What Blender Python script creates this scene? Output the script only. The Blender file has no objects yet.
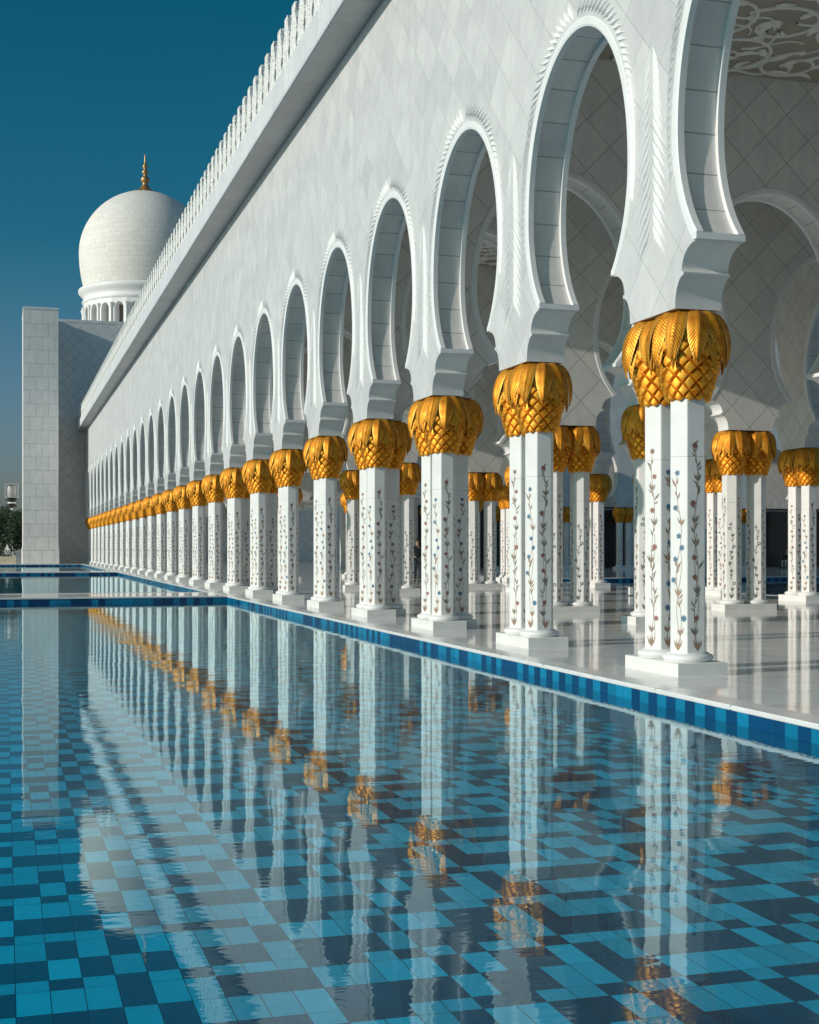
import bpy, math, random
from mathutils import Vector, Matrix
from mathutils.geometry import tessellate_polygon

random.seed(7)
PI = math.pi
R = math.radians
scene = bpy.context.scene
col = scene.collection

# ------------------------------------------------------------------ layout
S = 4.35                    # bay length along the arcade
SX = 4.30                   # distance between the column rows
Y1 = 13.775                 # centre of the first column in view
X1 = 7.26                   # outer column row
NB = 26                     # outer columns in view
YEND = 126.9                # end wall
ZP = 4.0                    # top of the capitals
ZTOP = 11.96                # soffit of the cornice
ZCEIL = 10.15
WATER = -0.155
POOL = -0.46


def yk(k):
    return Y1 + (k - 1) * S


# ------------------------------------------------------------------ mesh builder
class MB:
    def __init__(self):
        self.v = []
        self.f = []
        self.m = []
        self.s = []
        self.uv = []

    def add(self, vs, fs, mat=0, smooth=False, uvs=None):
        o = len(self.v)
        self.v.extend([tuple(p) for p in vs])
        for i, f in enumerate(fs):
            self.f.append([o + j for j in f])
            self.m.append(mat)
            self.s.append(smooth)
            self.uv.append([uvs[j] for j in f] if uvs else None)

    def box(self, x0, x1, y0, y1, z0, z1, mat=0):
        v = [(x0, y0, z0), (x1, y0, z0), (x1, y1, z0), (x0, y1, z0),
             (x0, y0, z1), (x1, y0, z1), (x1, y1, z1), (x0, y1, z1)]
        f = [(0, 3, 2, 1), (4, 5, 6, 7), (0, 1, 5, 4), (1, 2, 6, 5), (2, 3, 7, 6), (3, 0, 4, 7)]
        self.add(v, f, mat)

    def quad(self, a, b, c, d, mat=0):
        self.add([a, b, c, d], [(0, 1, 2, 3)], mat)

    def lathe(self, prof, n, cx=0, cy=0, mat=0, smooth=True, cap_top=False, a0=0.0):
        vs, fs, uvs = [], [], []
        for (r, z) in prof:
            for i in range(n):
                a = a0 + 2 * PI * i / n
                vs.append((cx + r * math.cos(a), cy + r * math.sin(a), z))
                uvs.append((i / n, z))
        for k in range(len(prof) - 1):
            for i in range(n):
                j = (i + 1) % n
                fs.append((k * n + i, k * n + j, (k + 1) * n + j, (k + 1) * n + i))
        self.add(vs, fs, mat, smooth)
        if cap_top:
            k = len(prof) - 1
            r, z = prof[k]
            self.add([(cx + r * math.cos(a0 + 2 * PI * i / n), cy + r * math.sin(a0 + 2 * PI * i / n), z) for i in range(n)],
                     [list(range(n))], mat)

    def tube(self, pts, rad, n=6, mat=0):
        vs, fs = [], []
        pts = [Vector(p) for p in pts]
        for i, p in enumerate(pts):
            d = (pts[min(i + 1, len(pts) - 1)] - pts[max(i - 1, 0)]).normalized()
            a = d.cross(Vector((0, 0, 1)))
            if a.length < 1e-3:
                a = d.cross(Vector((1, 0, 0)))
            a.normalize()
            b = d.cross(a)
            r = rad(i / (len(pts) - 1)) if callable(rad) else rad
            for k in range(n):
                t = 2 * PI * k / n
                vs.append(p + a * (r * math.cos(t)) + b * (r * math.sin(t)))
        for i in range(len(pts) - 1):
            for k in range(n):
                j = (k + 1) % n
                fs.append((i * n + k, i * n + j, (i + 1) * n + j, (i + 1) * n + k))
        self.add(vs, fs, mat, True)

    def mesh(self, name, mats):
        me = bpy.data.meshes.new(name)
        me.from_pydata(self.v, [], self.f)
        me.polygons.foreach_set('material_index', self.m)
        me.polygons.foreach_set('use_smooth', self.s)
        ul = me.uv_layers.new(name='UVMap')
        me.update()
        for p, uv in zip(me.polygons, self.uv):
            if uv:
                for li, c in zip(p.loop_indices, uv):
                    ul.data[li].uv = c
            else:
                n = p.normal
                ax = max(range(3), key=lambda i: abs(n[i]))
                for li in p.loop_indices:
                    q = me.vertices[me.loops[li].vertex_index].co
                    ul.data[li].uv = ((q.y, q.z), (q.x, q.z), (q.x, q.y))[ax]
        for m in mats if isinstance(mats, (list, tuple)) else [mats]:
            me.materials.append(m)
        return me

    def build(self, name, mats, parent=None):
        return place(name, self.mesh(name, mats), parent)


def place(name, me, parent=None, loc=None, rz=0.0):
    o = bpy.data.objects.new(name, me)
    col.objects.link(o)
    if parent:
        o.parent = parent
    if loc:
        o.location = loc
    if rz:
        o.rotation_euler = (0, 0, rz)
    return o


def tag(o, label=None, cat=None, group=None, kind=None):
    if label:
        o['label'] = label
    if cat:
        o['category'] = cat
    if group:
        o['group'] = group
    if kind:
        o['kind'] = kind
    return o


def empty(name, loc=(0, 0, 0), rz=0.0):
    return place(name, None, None, loc, rz)


def copy_tree(o, parent=None):
    kids = [c for c in o.children]
    c = o.copy()
    col.objects.link(c)
    c.parent = parent
    for k in kids:
        copy_tree(k, c)
    return c


# ------------------------------------------------------------------ materials
class N:
    def __init__(self, name):
        self.mat = bpy.data.materials.new(name)
        self.mat.use_nodes = True
        self.t = self.mat.node_tree
        self.n = self.t.nodes
        self.bsdf = self.n['Principled BSDF']
        self.out = self.n['Material Output']

    def node(self, typ, **kw):
        n = self.n.new(typ)
        for k, v in kw.items():
            setattr(n, k, v)
        return n

    def link(self, a, b):
        self.t.links.new(a, b)

    def math(self, op, a, b=None, c=None):
        n = self.node('ShaderNodeMath', operation=op)
        for i, x in enumerate((a, b, c)):
            if x is None:
                continue
            if isinstance(x, (int, float)):
                n.inputs[i].default_value = x
            else:
                self.link(x, n.inputs[i])
        return n.outputs[0]

    def mix(self, fac, a, b, mode='MIX'):
        n = self.node('ShaderNodeMix', data_type='RGBA', blend_type=mode)
        for sock, x in ((n.inputs['Factor'], fac), (n.inputs[6], a), (n.inputs[7], b)):
            if isinstance(x, (int, float)):
                sock.default_value = x
            elif isinstance(x, tuple):
                sock.default_value = (*x, 1) if len(x) == 3 else x
            else:
                self.link(x, sock)
        return n.outputs[2]

    def noise(self, vec, scale, detail=4, rough=0.55):
        n = self.node('ShaderNodeTexNoise')
        n.inputs['Scale'].default_value = scale
        n.inputs['Detail'].default_value = detail
        n.inputs['Roughness'].default_value = rough
        if vec:
            self.link(vec, n.inputs['Vector'])
        return n.outputs['Fac']

    def ramp(self, fac, stops):
        n = self.node('ShaderNodeValToRGB')
        e = n.color_ramp.elements
        while len(e) < len(stops):
            e.new(0.5)
        for x, (p, c) in zip(e, stops):
            x.position = p
            x.color = (*c, 1)
        self.link(fac, n.inputs[0])
        return n.outputs[0]

    def bump(self, h, strength, dist):
        n = self.node('ShaderNodeBump')
        n.inputs['Strength'].default_value = strength
        n.inputs['Distance'].default_value = dist
        self.link(h, n.inputs['Height'])
        return n.outputs[0]

    def coord(self, which):
        return self.node('ShaderNodeTexCoord').outputs[which]

    def position(self):
        return self.node('ShaderNodeNewGeometry').outputs['Position']

    def mapping(self, vec, rot=0.0, scale=(1, 1, 1), loc=(0, 0, 0)):
        n = self.node('ShaderNodeMapping')
        n.inputs['Rotation'].default_value = (0, 0, rot)
        n.inputs['Scale'].default_value = scale
        n.inputs['Location'].default_value = loc
        self.link(vec, n.inputs['Vector'])
        return n.outputs[0]

    def set(self, color=None, rough=None, metal=None, normal=None, ior=None):
        b = self.bsdf
        if color is not None:
            if isinstance(color, tuple):
                b.inputs['Base Color'].default_value = (*color, 1)
            else:
                self.link(color, b.inputs['Base Color'])
        if rough is not None:
            if isinstance(rough, (int, float)):
                b.inputs['Roughness'].default_value = rough
            else:
                self.link(rough, b.inputs['Roughness'])
        if metal is not None:
            b.inputs['Metallic'].default_value = metal
        if normal is not None:
            self.link(normal, b.inputs['Normal'])
        if ior is not None:
            b.inputs['IOR'].default_value = ior
        return self.mat


def tiled_marble(name, c1, c2, joint, bw, bh, rot=0.0, offset=0.5, mortar=0.006, rough=0.42, vein=0.10, wet=None, jbump=0.4):
    m = N(name)
    uv = m.coord('UV')
    mp = m.mapping(uv, rot)
    br = m.node('ShaderNodeTexBrick', offset=offset, offset_frequency=2, squash=1.0)
    m.link(mp, br.inputs['Vector'])
    br.inputs['Color1'].default_value = (*c1, 1)
    br.inputs['Color2'].default_value = (*c2, 1)
    br.inputs['Mortar'].default_value = (*joint, 1)
    br.inputs['Scale'].default_value = 1.0
    br.inputs['Mortar Size'].default_value = mortar
    br.inputs['Mortar Smooth'].default_value = 0.2
    br.inputs['Bias'].default_value = 0.0
    br.inputs['Brick Width'].default_value = bw
    br.inputs['Row Height'].default_value = bh
    pos = m.position()
    nz = m.noise(pos, 2.3, 6, 0.62)
    st = m.noise(m.mapping(pos, 0, (3.0, 3.0, 0.35)), 1.6, 5, 0.6)
    v = m.ramp(nz, [(0.30, (1 - vein,) * 3), (0.62, (1.0, 1.0, 1.0))])
    v2 = m.ramp(st, [(0.30, (1 - vein * 0.8, 1 - vein * 0.8, 1 - vein * 0.7)), (0.60, (1, 1, 1))])
    c = m.mix(1.0, br.outputs['Color'], v, 'MULTIPLY')
    c = m.mix(1.0, c, v2, 'MULTIPLY')
    inv = m.math('SUBTRACT', 1.0, br.outputs['Fac'])
    nb = m.bump(inv, jbump, 0.004)
    return m.set(c, rough, 0.0, nb)


def plain_marble(name, c, rough=0.4, vein=0.10, grain=0.0):
    m = N(name)
    pos = m.position()
    nz = m.noise(pos, 3.1, 7, 0.65)
    v = m.ramp(nz, [(0.32, tuple(x * (1 - vein) for x in c)), (0.60, c)])
    if grain:
        g = m.noise(pos, 60, 3, 0.6)
        return m.set(v, rough, 0.0, m.bump(g, grain, 0.004))
    return m.set(v, rough)


W = (0.81, 0.80, 0.775)
M = {}
M['diamond'] = tiled_marble('diamond_marble', (0.725, 0.71, 0.695), (0.625, 0.615, 0.605), (0.46, 0.45, 0.44), 0.60, 0.60, R(45), 0.0, 0.005)
M['inner_diamond'] = tiled_marble('inner_diamond_marble', (0.84, 0.82, 0.77), (0.76, 0.74, 0.70), (0.38, 0.37, 0.35), 0.64, 0.64, R(45), 0.0, 0.007, 0.42, 0.10, None, 0.2)
M['block'] = tiled_marble('block_marble', (0.80, 0.765, 0.73), (0.72, 0.695, 0.67), (0.40, 0.385, 0.37), 40.0, 0.46, 0.0, 0.0, 0.009)
M['slab'] = tiled_marble('slab_marble', (0.93, 0.88, 0.83), (0.86, 0.82, 0.775), (0.66, 0.63, 0.60), 1.05, 1.15, 0.0, 0.5, 0.03)
M['end_diamond'] = tiled_marble('end_diamond_marble', (0.93, 0.89, 0.85), (0.85, 0.82, 0.78), (0.70, 0.68, 0.65), 0.8, 0.8, R(45), 0.0, 0.03)
M['marble'] = plain_marble('white_marble', W, 0.38)
M['trim'] = plain_marble('trim_marble', (0.83, 0.83, 0.82), 0.42, 0.06)
M['carved'] = plain_marble('carved_marble', (0.82, 0.82, 0.81), 0.5, 0.06)
M['cornice'] = tiled_marble('cornice_marble', (0.80, 0.80, 0.80), (0.72, 0.72, 0.73), (0.40, 0.40, 0.40), 1.2, 3.0, 0.0, 0.0, 0.008)
M['dome'] = tiled_marble('dome_marble', (0.87, 0.835, 0.77), (0.81, 0.78, 0.72), (0.70, 0.67, 0.62), 1.1, 0.62, 0.0, 0.5, 0.025, 0.7, 0.10)
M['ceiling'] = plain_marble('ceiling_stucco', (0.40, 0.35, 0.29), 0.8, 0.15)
M['scroll'] = plain_marble('scroll_stucco', (0.80, 0.77, 0.71), 0.7, 0.08)
M['stone'] = plain_marble('sand_stone', (0.50, 0.43, 0.34), 0.8, 0.2)
M['joint'] = plain_marble('joint_marble', (0.45, 0.45, 0.45), 0.6)
M['soffit'] = tiled_marble('shade_grey_marble', (0.42, 0.415, 0.405), (0.36, 0.355, 0.35), (0.24, 0.24, 0.24), 2.0, 1.2, 0.0, 0.0, 0.006)  # pale marble darkened to grey, shade painted into the colour
M['roof'] = plain_marble('roof_screed', (0.5, 0.49, 0.47), 0.9, 0.2)
M['dark_metal'] = N('dark_metal').set((0.03, 0.032, 0.035), 0.4, 0.6)
M['white_paint'] = plain_marble('white_paint', (0.75, 0.75, 0.74), 0.5, 0.05)
M['jacket'] = plain_marble('black_cloth', (0.012, 0.012, 0.014), 0.9, 0.2)
M['jeans'] = plain_marble('dark_denim', (0.03, 0.045, 0.06), 0.9, 0.3)
M['pale_cloth'] = plain_marble('pale_cloth', (0.42, 0.40, 0.38), 0.9, 0.2)
M['skin'] = plain_marble('skin', (0.42, 0.25, 0.17), 0.6, 0.1)
M['hair'] = plain_marble('dark_hair', (0.02, 0.016, 0.013), 0.7, 0.2)
M['shoe'] = plain_marble('shoe_leather', (0.02, 0.018, 0.016), 0.5, 0.2)


def merlon_mat():
    m = N('pierced_marble')
    pos = m.position()
    vo = m.node('ShaderNodeTexVoronoi', feature='F1')
    vo.inputs['Scale'].default_value = 9.0
    m.link(pos, vo.inputs['Vector'])
    h = m.ramp(vo.outputs['Distance'], [(0.18, (0, 0, 0)), (0.5, (1, 1, 1))])
    c = m.ramp(vo.outputs['Distance'], [(0.08, (0.52, 0.42, 0.36)), (0.20, (0.80, 0.785, 0.75))])
    return m.set(c, 0.5, 0.0, m.bump(h, 0.9, 0.03))


M['merlon'] = merlon_mat()


def floor_mat():
    m = N('polished_floor')
    pos = m.position()
    br = m.node('ShaderNodeTexBrick', offset=0.0, squash=1.0)
    m.link(m.mapping(pos, 0, (1, 1, 0), (0.36, 0.2, 0)), br.inputs['Vector'])
    br.inputs['Color1'].default_value = (0.86, 0.84, 0.80, 1)
    br.inputs['Color2'].default_value = (0.79, 0.775, 0.75, 1)
    br.inputs['Mortar'].default_value = (0.36, 0.35, 0.33, 1)
    br.inputs['Scale'].default_value = 1.0
    br.inputs['Mortar Size'].default_value = 0.006
    br.inputs['Brick Width'].default_value = 1.1
    br.inputs['Row Height'].default_value = 1.45
    nz = m.noise(m.mapping(pos, 0.5, (1, 2.2, 1)), 1.1, 8, 0.66)
    v = m.ramp(nz, [(0.36, (0.80, 0.80, 0.81)), (0.5, (0.97, 0.97, 0.97)), (0.66, (1, 1, 1))])
    c = m.mix(1.0, br.outputs['Color'], v, 'MULTIPLY')
    w = m.noise(m.mapping(pos, 0, (1, 1, 1)), 1.8, 2, 0.5)
    r = m.math('MULTIPLY_ADD', m.noise(pos, 5.0, 5), 0.09, 0.03)
    return m.set(c, r, 0.0, m.bump(w, 0.08, 0.02), 1.22)


M['floor'] = floor_mat()
M['coping'] = plain_marble('coping_marble', (0.78, 0.78, 0.77), 0.22, 0.08)


def ground_mat():
    m = N('desert_ground')
    pos = m.position()
    c = m.ramp(m.noise(pos, 0.05, 6), [(0.3, (0.30, 0.25, 0.18)), (0.7, (0.42, 0.36, 0.27))])
    return m.set(c, 0.95)


M['ground'] = ground_mat()


def gold_mat(name, veins):
    m = N(name)
    pos = m.coord('Object')
    nz = m.noise(pos, 7.0, 5)
    c = m.ramp(nz, [(0.30, (0.60, 0.195, 0.009)), (0.5, (0.88, 0.355, 0.022)), (0.72, (0.96, 0.49, 0.06))])
    r = m.math('MULTIPLY_ADD', m.noise(pos, 22, 4), 0.25, 0.38)
    if veins:
        uv = m.coord('UV')
        sx = m.node('ShaderNodeSeparateXYZ')
        m.link(uv, sx.inputs[0])
        a = m.math('ABSOLUTE', sx.outputs[0])
        ph = m.math('ADD', m.math('MULTIPLY', a, -3.2), m.math('MULTIPLY', sx.outputs[1], 19.0))
        fr = m.math('FRACT', ph)
        h = m.math('ABSOLUTE', m.math('SUBTRACT', fr, 0.5))
        cv = m.ramp(h, [(0.05, (0.46, 0.34, 0.24)), (0.24, (1, 1, 1))])
        c = m.mix(0.85, c, cv, 'MULTIPLY')
        rim = m.math('GREATER_THAN', a, 0.90)
        c = m.mix(m.math('MULTIPLY', rim, 0.45), c, (0.95, 0.60, 0.16))
        m.set(c, r, 0.6, m.bump(h, 0.5, 0.012))
    else:
        m.set(c, r, 0.65, m.bump(m.noise(pos, 40, 3), 0.15, 0.004))
    return m.mat


M['gold_leaf'] = gold_mat('gold_leaf', True)
M['gold'] = gold_mat('gold', False)
M['finial_gold'] = N('finial_gold').set((0.50, 0.30, 0.13), 0.45, 0.8)


def inlay(name, c):
    m = N(name)
    v = m.noise(m.position(), 30, 3)
    return m.set(m.ramp(v, [(0.3, tuple(x * 0.72 for x in c)), (0.7, c)]), 0.35)


M['inlay_red'] = inlay('inlay_red', (0.33, 0.12, 0.085))
M['inlay_brown'] = inlay('inlay_brown', (0.36, 0.235, 0.16))
M['inlay_olive'] = inlay('inlay_olive', (0.20, 0.185, 0.15))
M['inlay_blue'] = inlay('inlay_blue', (0.05, 0.18, 0.30))
M['inlay_grey'] = inlay('inlay_grey', (0.16, 0.16, 0.17))
INLAY = [M['inlay_red'], M['inlay_brown'], M['inlay_olive'], M['inlay_blue'], M['inlay_grey']]


def pool_mat(name, wcell, lcell, wall=False):
    m = N(name)
    sx = m.node('ShaderNodeSeparateXYZ')
    m.link(m.position(), sx.inputs[0])
    if wall:
        u = m.math('DIVIDE', m.math('ADD', sx.outputs[0], sx.outputs[1]), wcell)
        ci = m.math('FLOOR', u)
        fu = m.math('FRACT', u)
        ri = m.math('FLOOR', m.math('DIVIDE', sx.outputs[2], 5.0))
        eu = m.math('MULTIPLY', m.math('MINIMUM', fu, m.math('SUBTRACT', 1.0, fu)), wcell)
        edge = eu
    else:
        u = m.math('DIVIDE', m.math('ADD', sx.outputs[0], 400.0), wcell)
        ci = m.math('FLOOR', u)
        fu = m.math('FRACT', u)
        v = m.math('DIVIDE', m.math('ADD', sx.outputs[1], 400.0), lcell)
        g = m.math('FLOOR', m.math('DIVIDE', v, 2.5))
        t = m.math('SUBTRACT', v, m.math('MULTIPLY', g, 2.5))
        r = m.math('MINIMUM', m.math('FLOOR', t), 2.0)
        ri = m.math('ADD', m.math('MULTIPLY', g, 3.0), r)
        lo = m.math('SUBTRACT', t, r)
        size = m.math('SUBTRACT', 1.0, m.math('MULTIPLY', m.math('GREATER_THAN', r, 1.5), 0.5))
        ev = m.math('MULTIPLY', m.math('MINIMUM', lo, m.math('SUBTRACT', size, lo)), lcell)
        eu = m.math('MULTIPLY', m.math('MINIMUM', fu, m.math('SUBTRACT', 1.0, fu)), wcell)
        edge = m.math('MINIMUM', eu, ev)
    cb = m.node('ShaderNodeCombineXYZ')
    m.link(ci, cb.inputs[0])
    m.link(ri, cb.inputs[1])
    wn = m.node('ShaderNodeTexWhiteNoise', noise_dimensions='2D')
    m.link(cb.outputs[0], wn.inputs['Vector'])
    if wall:
        par = m.math('ABSOLUTE', m.math('MODULO', ci, 2.0))
        light = m.math('ABSOLUTE', m.math('SUBTRACT', par, m.math('LESS_THAN', wn.outputs['Value'], 0.25)))
    else:
        # three kinds of column: alternating, one light in three, two light in three
        wc = m.node('ShaderNodeTexWhiteNoise', noise_dimensions='1D')
        m.link(ci, wc.inputs['W'])
        sc = m.node('ShaderNodeSeparateColor')
        m.link(wc.outputs['Color'], sc.inputs[0])
        alt = m.math('FLOORED_MODULO', m.math('ADD', ri, m.math('FLOOR', m.math('MULTIPLY', sc.outputs[1], 6.0))), 2.0)
        tri = m.math('FLOORED_MODULO', m.math('ADD', ri, m.math('FLOOR', m.math('MULTIPLY', sc.outputs[1], 6.0))), 3.0)
        one = m.math('LESS_THAN', tri, 0.5)
        two = m.math('LESS_THAN', tri, 1.5)
        k1 = m.math('LESS_THAN', sc.outputs[0], 0.30)
        k2 = m.math('GREATER_THAN', sc.outputs[0], 0.62)
        k0 = m.math('SUBTRACT', m.math('SUBTRACT', 1.0, k1), k2)
        light = m.math('ADD', m.math('ADD', m.math('MULTIPLY', k0, alt), m.math('MULTIPLY', k1, one)), m.math('MULTIPLY', k2, two))
    s2 = m.node('ShaderNodeSeparateColor')
    m.link(wn.outputs['Color'], s2.inputs[0])
    tone = m.math('MULTIPLY_ADD', s2.outputs[1], 0.30, 0.74)
    tone = m.math('MULTIPLY', tone, m.math('MULTIPLY_ADD', m.noise(m.position(), 14.0, 5), 0.30, 0.85))
    if wall:
        a, b, grout = (0.006, 0.22, 0.40), (0.003, 0.060, 0.17), (0.008, 0.09, 0.19)
    else:
        a, b, grout = (0.002, 0.45, 0.69), (0.0008, 0.085, 0.165), (0.001, 0.035, 0.07)
    c = m.mix(light, b, a)
    tc = m.node('ShaderNodeCombineXYZ')
    for i in range(3):
        m.link(tone, tc.inputs[i])
    c = m.mix(1.0, c, tc.outputs[0], 'MULTIPLY')
    c = m.mix(m.math('LESS_THAN', edge, 0.0022 if not wall else 0.003), c, grout)
    return m.set(c, 0.4 if not wall else 0.2, ior=1.12 if not wall else 1.45)


M['pool_floor'] = pool_mat('pool_mosaic', 0.139, 0.290)
M['pool_skirt'] = plain_marble('pool_skirt_tile', (0.003, 0.075, 0.15), 0.4, 0.3)
M['pool_wall'] = pool_mat('pool_band_tile', 0.19, 1.0, True)


def water_mat():
    m = N('pool_water')
    m.n.remove(m.bsdf)
    pos = m.position()
    a = m.noise(m.mapping(pos, R(8), (0.9, 2.0, 1)), 7.5, 2, 0.5)
    b = m.noise(m.mapping(pos, R(-14), (1.0, 1.6, 1)), 0.55, 2, 0.5)
    pa = m.ramp(m.noise(m.mapping(pos, 0, (0.35, 0.22, 1)), 1.0, 3), [(0.38, (0.04, 0.04, 0.04)), (0.68, (0.20, 0.20, 0.20))])
    h = m.math('ADD', m.math('MULTIPLY', a, pa), b)
    nb = m.bump(h, 1.0, 0.0045)
    # Schlick reflectance, the same from above and from below
    geo = m.node('ShaderNodeNewGeometry')
    dt = m.node('ShaderNodeVectorMath', operation='DOT_PRODUCT')
    m.link(nb, dt.inputs[0])
    m.link(geo.outputs['Incoming'], dt.inputs[1])
    cosi = m.math('ABSOLUTE', dt.outputs['Value'])
    refl = m.math('MULTIPLY_ADD', m.math('POWER', m.math('SUBTRACT', 1.0, cosi), 5.0), 0.97, 0.018)
    gl = m.node('ShaderNodeBsdfGlossy')
    gl.inputs['Roughness'].default_value = 0.015
    gl.inputs['Color'].default_value = (0.78, 0.96, 1.0, 1)
    m.link(nb, gl.inputs['Normal'])
    tr = m.node('ShaderNodeBsdfTransparent')
    tr.inputs['Color'].default_value = (0.96, 0.99, 1.0, 1)
    mx = m.node('ShaderNodeMixShader')
    m.link(refl, mx.inputs[0])
    m.link(tr.outputs[0], mx.inputs[1])
    m.link(gl.outputs[0], mx.inputs[2])
    m.link(mx.outputs[0], m.out.inputs['Surface'])
    return m.mat


M['water'] = water_mat()


def glass_mat():
    m = N('dark_glass')
    return m.set((0.02, 0.024, 0.028), 0.12)


M['glass'] = glass_mat()


def leaf_mat(name, c):
    m = N(name)
    v = m.noise(m.position(), 2.2, 5)
    return m.set(m.ramp(v, [(0.3, tuple(x * 0.5 for x in c)), (0.7, c)]), 0.7)


M['leaf'] = leaf_mat('dark_leaf', (0.022, 0.060, 0.024))
M['blossom'] = leaf_mat('blossom', (0.75, 0.70, 0.66))
M['bark'] = plain_marble('bark', (0.16, 0.11, 0.075), 0.9, 0.4)

# ------------------------------------------------------------------ arch profile
ARCH_N = 26


def arch_curve(sp):
    """Right half of the horseshoe (u from the bay centre), from the shelf tip up to the apex."""
    c = sp / 2
    hw, tip = c - 0.56, c - 1.0
    zt, zm, za = 4.70, 5.90, 8.05
    pts = []
    e0 = math.acos(tip / hw)
    rz = (zm - zt) / math.sin(e0)
    n0 = 9
    for i in range(n0):
        a = -e0 + e0 * i / n0
        pts.append((hw * math.cos(a), zm + rz * math.sin(a)))
    n1 = ARCH_N
    for i in range(n1 + 1):
        a = PI / 2 * i / n1
        x = hw * math.cos(a) ** 1.0
        z = zm + (za - zm) * math.sin(a) ** 0.94
        pts.append((x, z))
    return pts


def bracket(sp):
    """Stepped bracket under the arch, u from the pier centre, from the capital upwards."""
    segs = []
    s1 = [(0.5525, ZP), (0.5525, 4.03)]
    for i in range(1, 9):
        a = PI / 2 * i / 8
        s1.append((0.74 - 0.1875 * math.cos(a), 4.03 + 0.30 * math.sin(a)))
    s1.append((0.74, 4.365))
    s2 = [(0.74, 4.365), (0.70, 4.375)]
    for i in range(1, 9):
        a = PI / 2 * i / 8
        s2.append((1.0 - 0.30 * math.cos(a), 4.375 + 0.265 * math.sin(a)))
    s2.append((1.0, 4.70))
    return s1, s2


def bay_outline(sp):
    s1, s2 = bracket(sp)
    right = s1 + s2[1:]
    left_pier = [(x, z) for x, z in right]                    # u from 0
    ac = arch_curve(sp)
    c = sp / 2
    up = left_pier[:-1] + [(c - x, z) for x, z in ac]
    dn = [(c + x, z) for x, z in reversed(ac[:-1])] + [(sp - x, z) for x, z in reversed(left_pier[:-1])]
    return up + dn, up, dn


def wall_bay(mb, sp, u0, top, d0, d1, T, mats=(0, 1, 2), zoff=0.0):
    """One bay of an arched wall. T maps (u, depth, z) to the world. mats: face, reveal, bracket."""
    outl, up, dn = bay_outline(sp)
    poly = [(0, ZP)] + outl + [(sp, ZP), (sp, top), (0, top)]
    tri = tessellate_polygon([[Vector((u, z, 0)) for u, z in poly]])
    for d in (d0, d1):
        mb.add([T(u0 + u, d, z) for u, z in poly], tri, mats[0])
    # the strip through the wall: bracket, arch, bracket, with its own vertices
    s1, s2 = bracket(sp)
    ac = arch_curve(sp)
    c = sp / 2
    strips = [(s1, mats[2]), (s2, mats[2]), ([(c - x, z) for x, z in ac] + [(c + x, z) for x, z in reversed(ac[:-1])], mats[1]),
              ([(sp - x, z) for x, z in s2], mats[2]), ([(sp - x, z) for x, z in s1], mats[2])]
    for st, mi in strips:
        vs, uvs, fs = [], [], []
        L = 0
        for i, (u, z) in enumerate(st):
            if i:
                L += math.hypot(u - st[i - 1][0], z - st[i - 1][1])
            vs += [T(u0 + u, d0, z), T(u0 + u, d1, z)]
            uvs += [(0.3, L + 0.1), (0.3 + abs(d1 - d0), L + 0.1)]
        for i in range(len(st) - 1):
            fs.append((2 * i, 2 * i + 1, 2 * i + 3, 2 * i + 2))
        mb.add(vs, fs, mi, True, uvs)
    # underside of the piers
    mb.quad(T(u0, d0, ZP), T(u0 + 0.5525, d0, ZP), T(u0 + 0.5525, d1, ZP), T(u0, d1, ZP), mats[2])
    mb.quad(T(u0 + sp - 0.5525, d0, ZP), T(u0 + sp, d0, ZP), T(u0 + sp, d1, ZP), T(u0 + sp - 0.5525, d1, ZP), mats[2])


def offset_curve(pts, off):
    """Offset an open polyline in its plane; positive = to its left."""
    out = []
    for i, p in enumerate(pts):
        a = pts[max(i - 1, 0)]
        b = pts[min(i + 1, len(pts) - 1)]
        d = Vector((b[0] - a[0], b[1] - a[1])).normalized()
        out.append((p[0] - d.y * off, p[1] + d.x * off))
    return out


def arch_moulding_mb(sp, T, d0, d1, sgn=1):
    """Raised rims round both edges of the opening. sgn +1: the outside is at d0 - something."""
    ac = arch_curve(sp)
    c = sp / 2
    line = [(c - x, z) for x, z in ac] + [(c + x, z) for x, z in reversed(ac[:-1])]
    inn = offset_curve(line, -0.055)      # into the opening
    out = offset_curve(line, 0.065)       # on to the face
    out2 = offset_curve(line, 0.050)
    mid = offset_curve(line, -0.028)
    mb = MB()
    for da, db in ((d0 - 0.014, d0 + 0.075), (d1 + 0.014, d1 - 0.075)):
        s = 1 if db > da else -1
        rows = [(out, da + 0.013 * s), (out2, da), (line, da), (mid, da), (inn, da + 0.012 * s), (inn, db), (offset_curve(line, 0.004), db)]
        vs, fs = [], []
        k = len(rows)
        for i in range(len(line)):
            for r, d in rows:
                vs.append(T(r[i][0], d, r[i][1]))
        for i in range(len(line) - 1):
            for j in range(k - 1):
                fs.append((i * k + j, i * k + j + 1, (i + 1) * k + j + 1, (i + 1) * k + j))
        fs.append(list(range(k)))
        fs.append([(len(line) - 1) * k + j for j in range(k)])
        mb.add(vs, fs, 0, False)
    # small shelf the arch springs from
    for u in (c - ac[0][0], c + ac[0][0]):
        s = 1 if u < c else -1
        u1, u2 = u - 0.05 * s, u + 0.045 * s
        v = [T(a, d, z) for z in (4.655, 4.725) for a, d in ((u1, d0 - 0.012), (u2, d0 - 0.012), (u2, d1 + 0.012), (u1, d1 + 0.012))]
        mb.add(v, [(0, 3, 2, 1), (4, 5, 6, 7), (0, 1, 5, 4), (1, 2, 6, 5), (2, 3, 7, 6), (3, 0, 4, 7)])
    return mb


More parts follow.
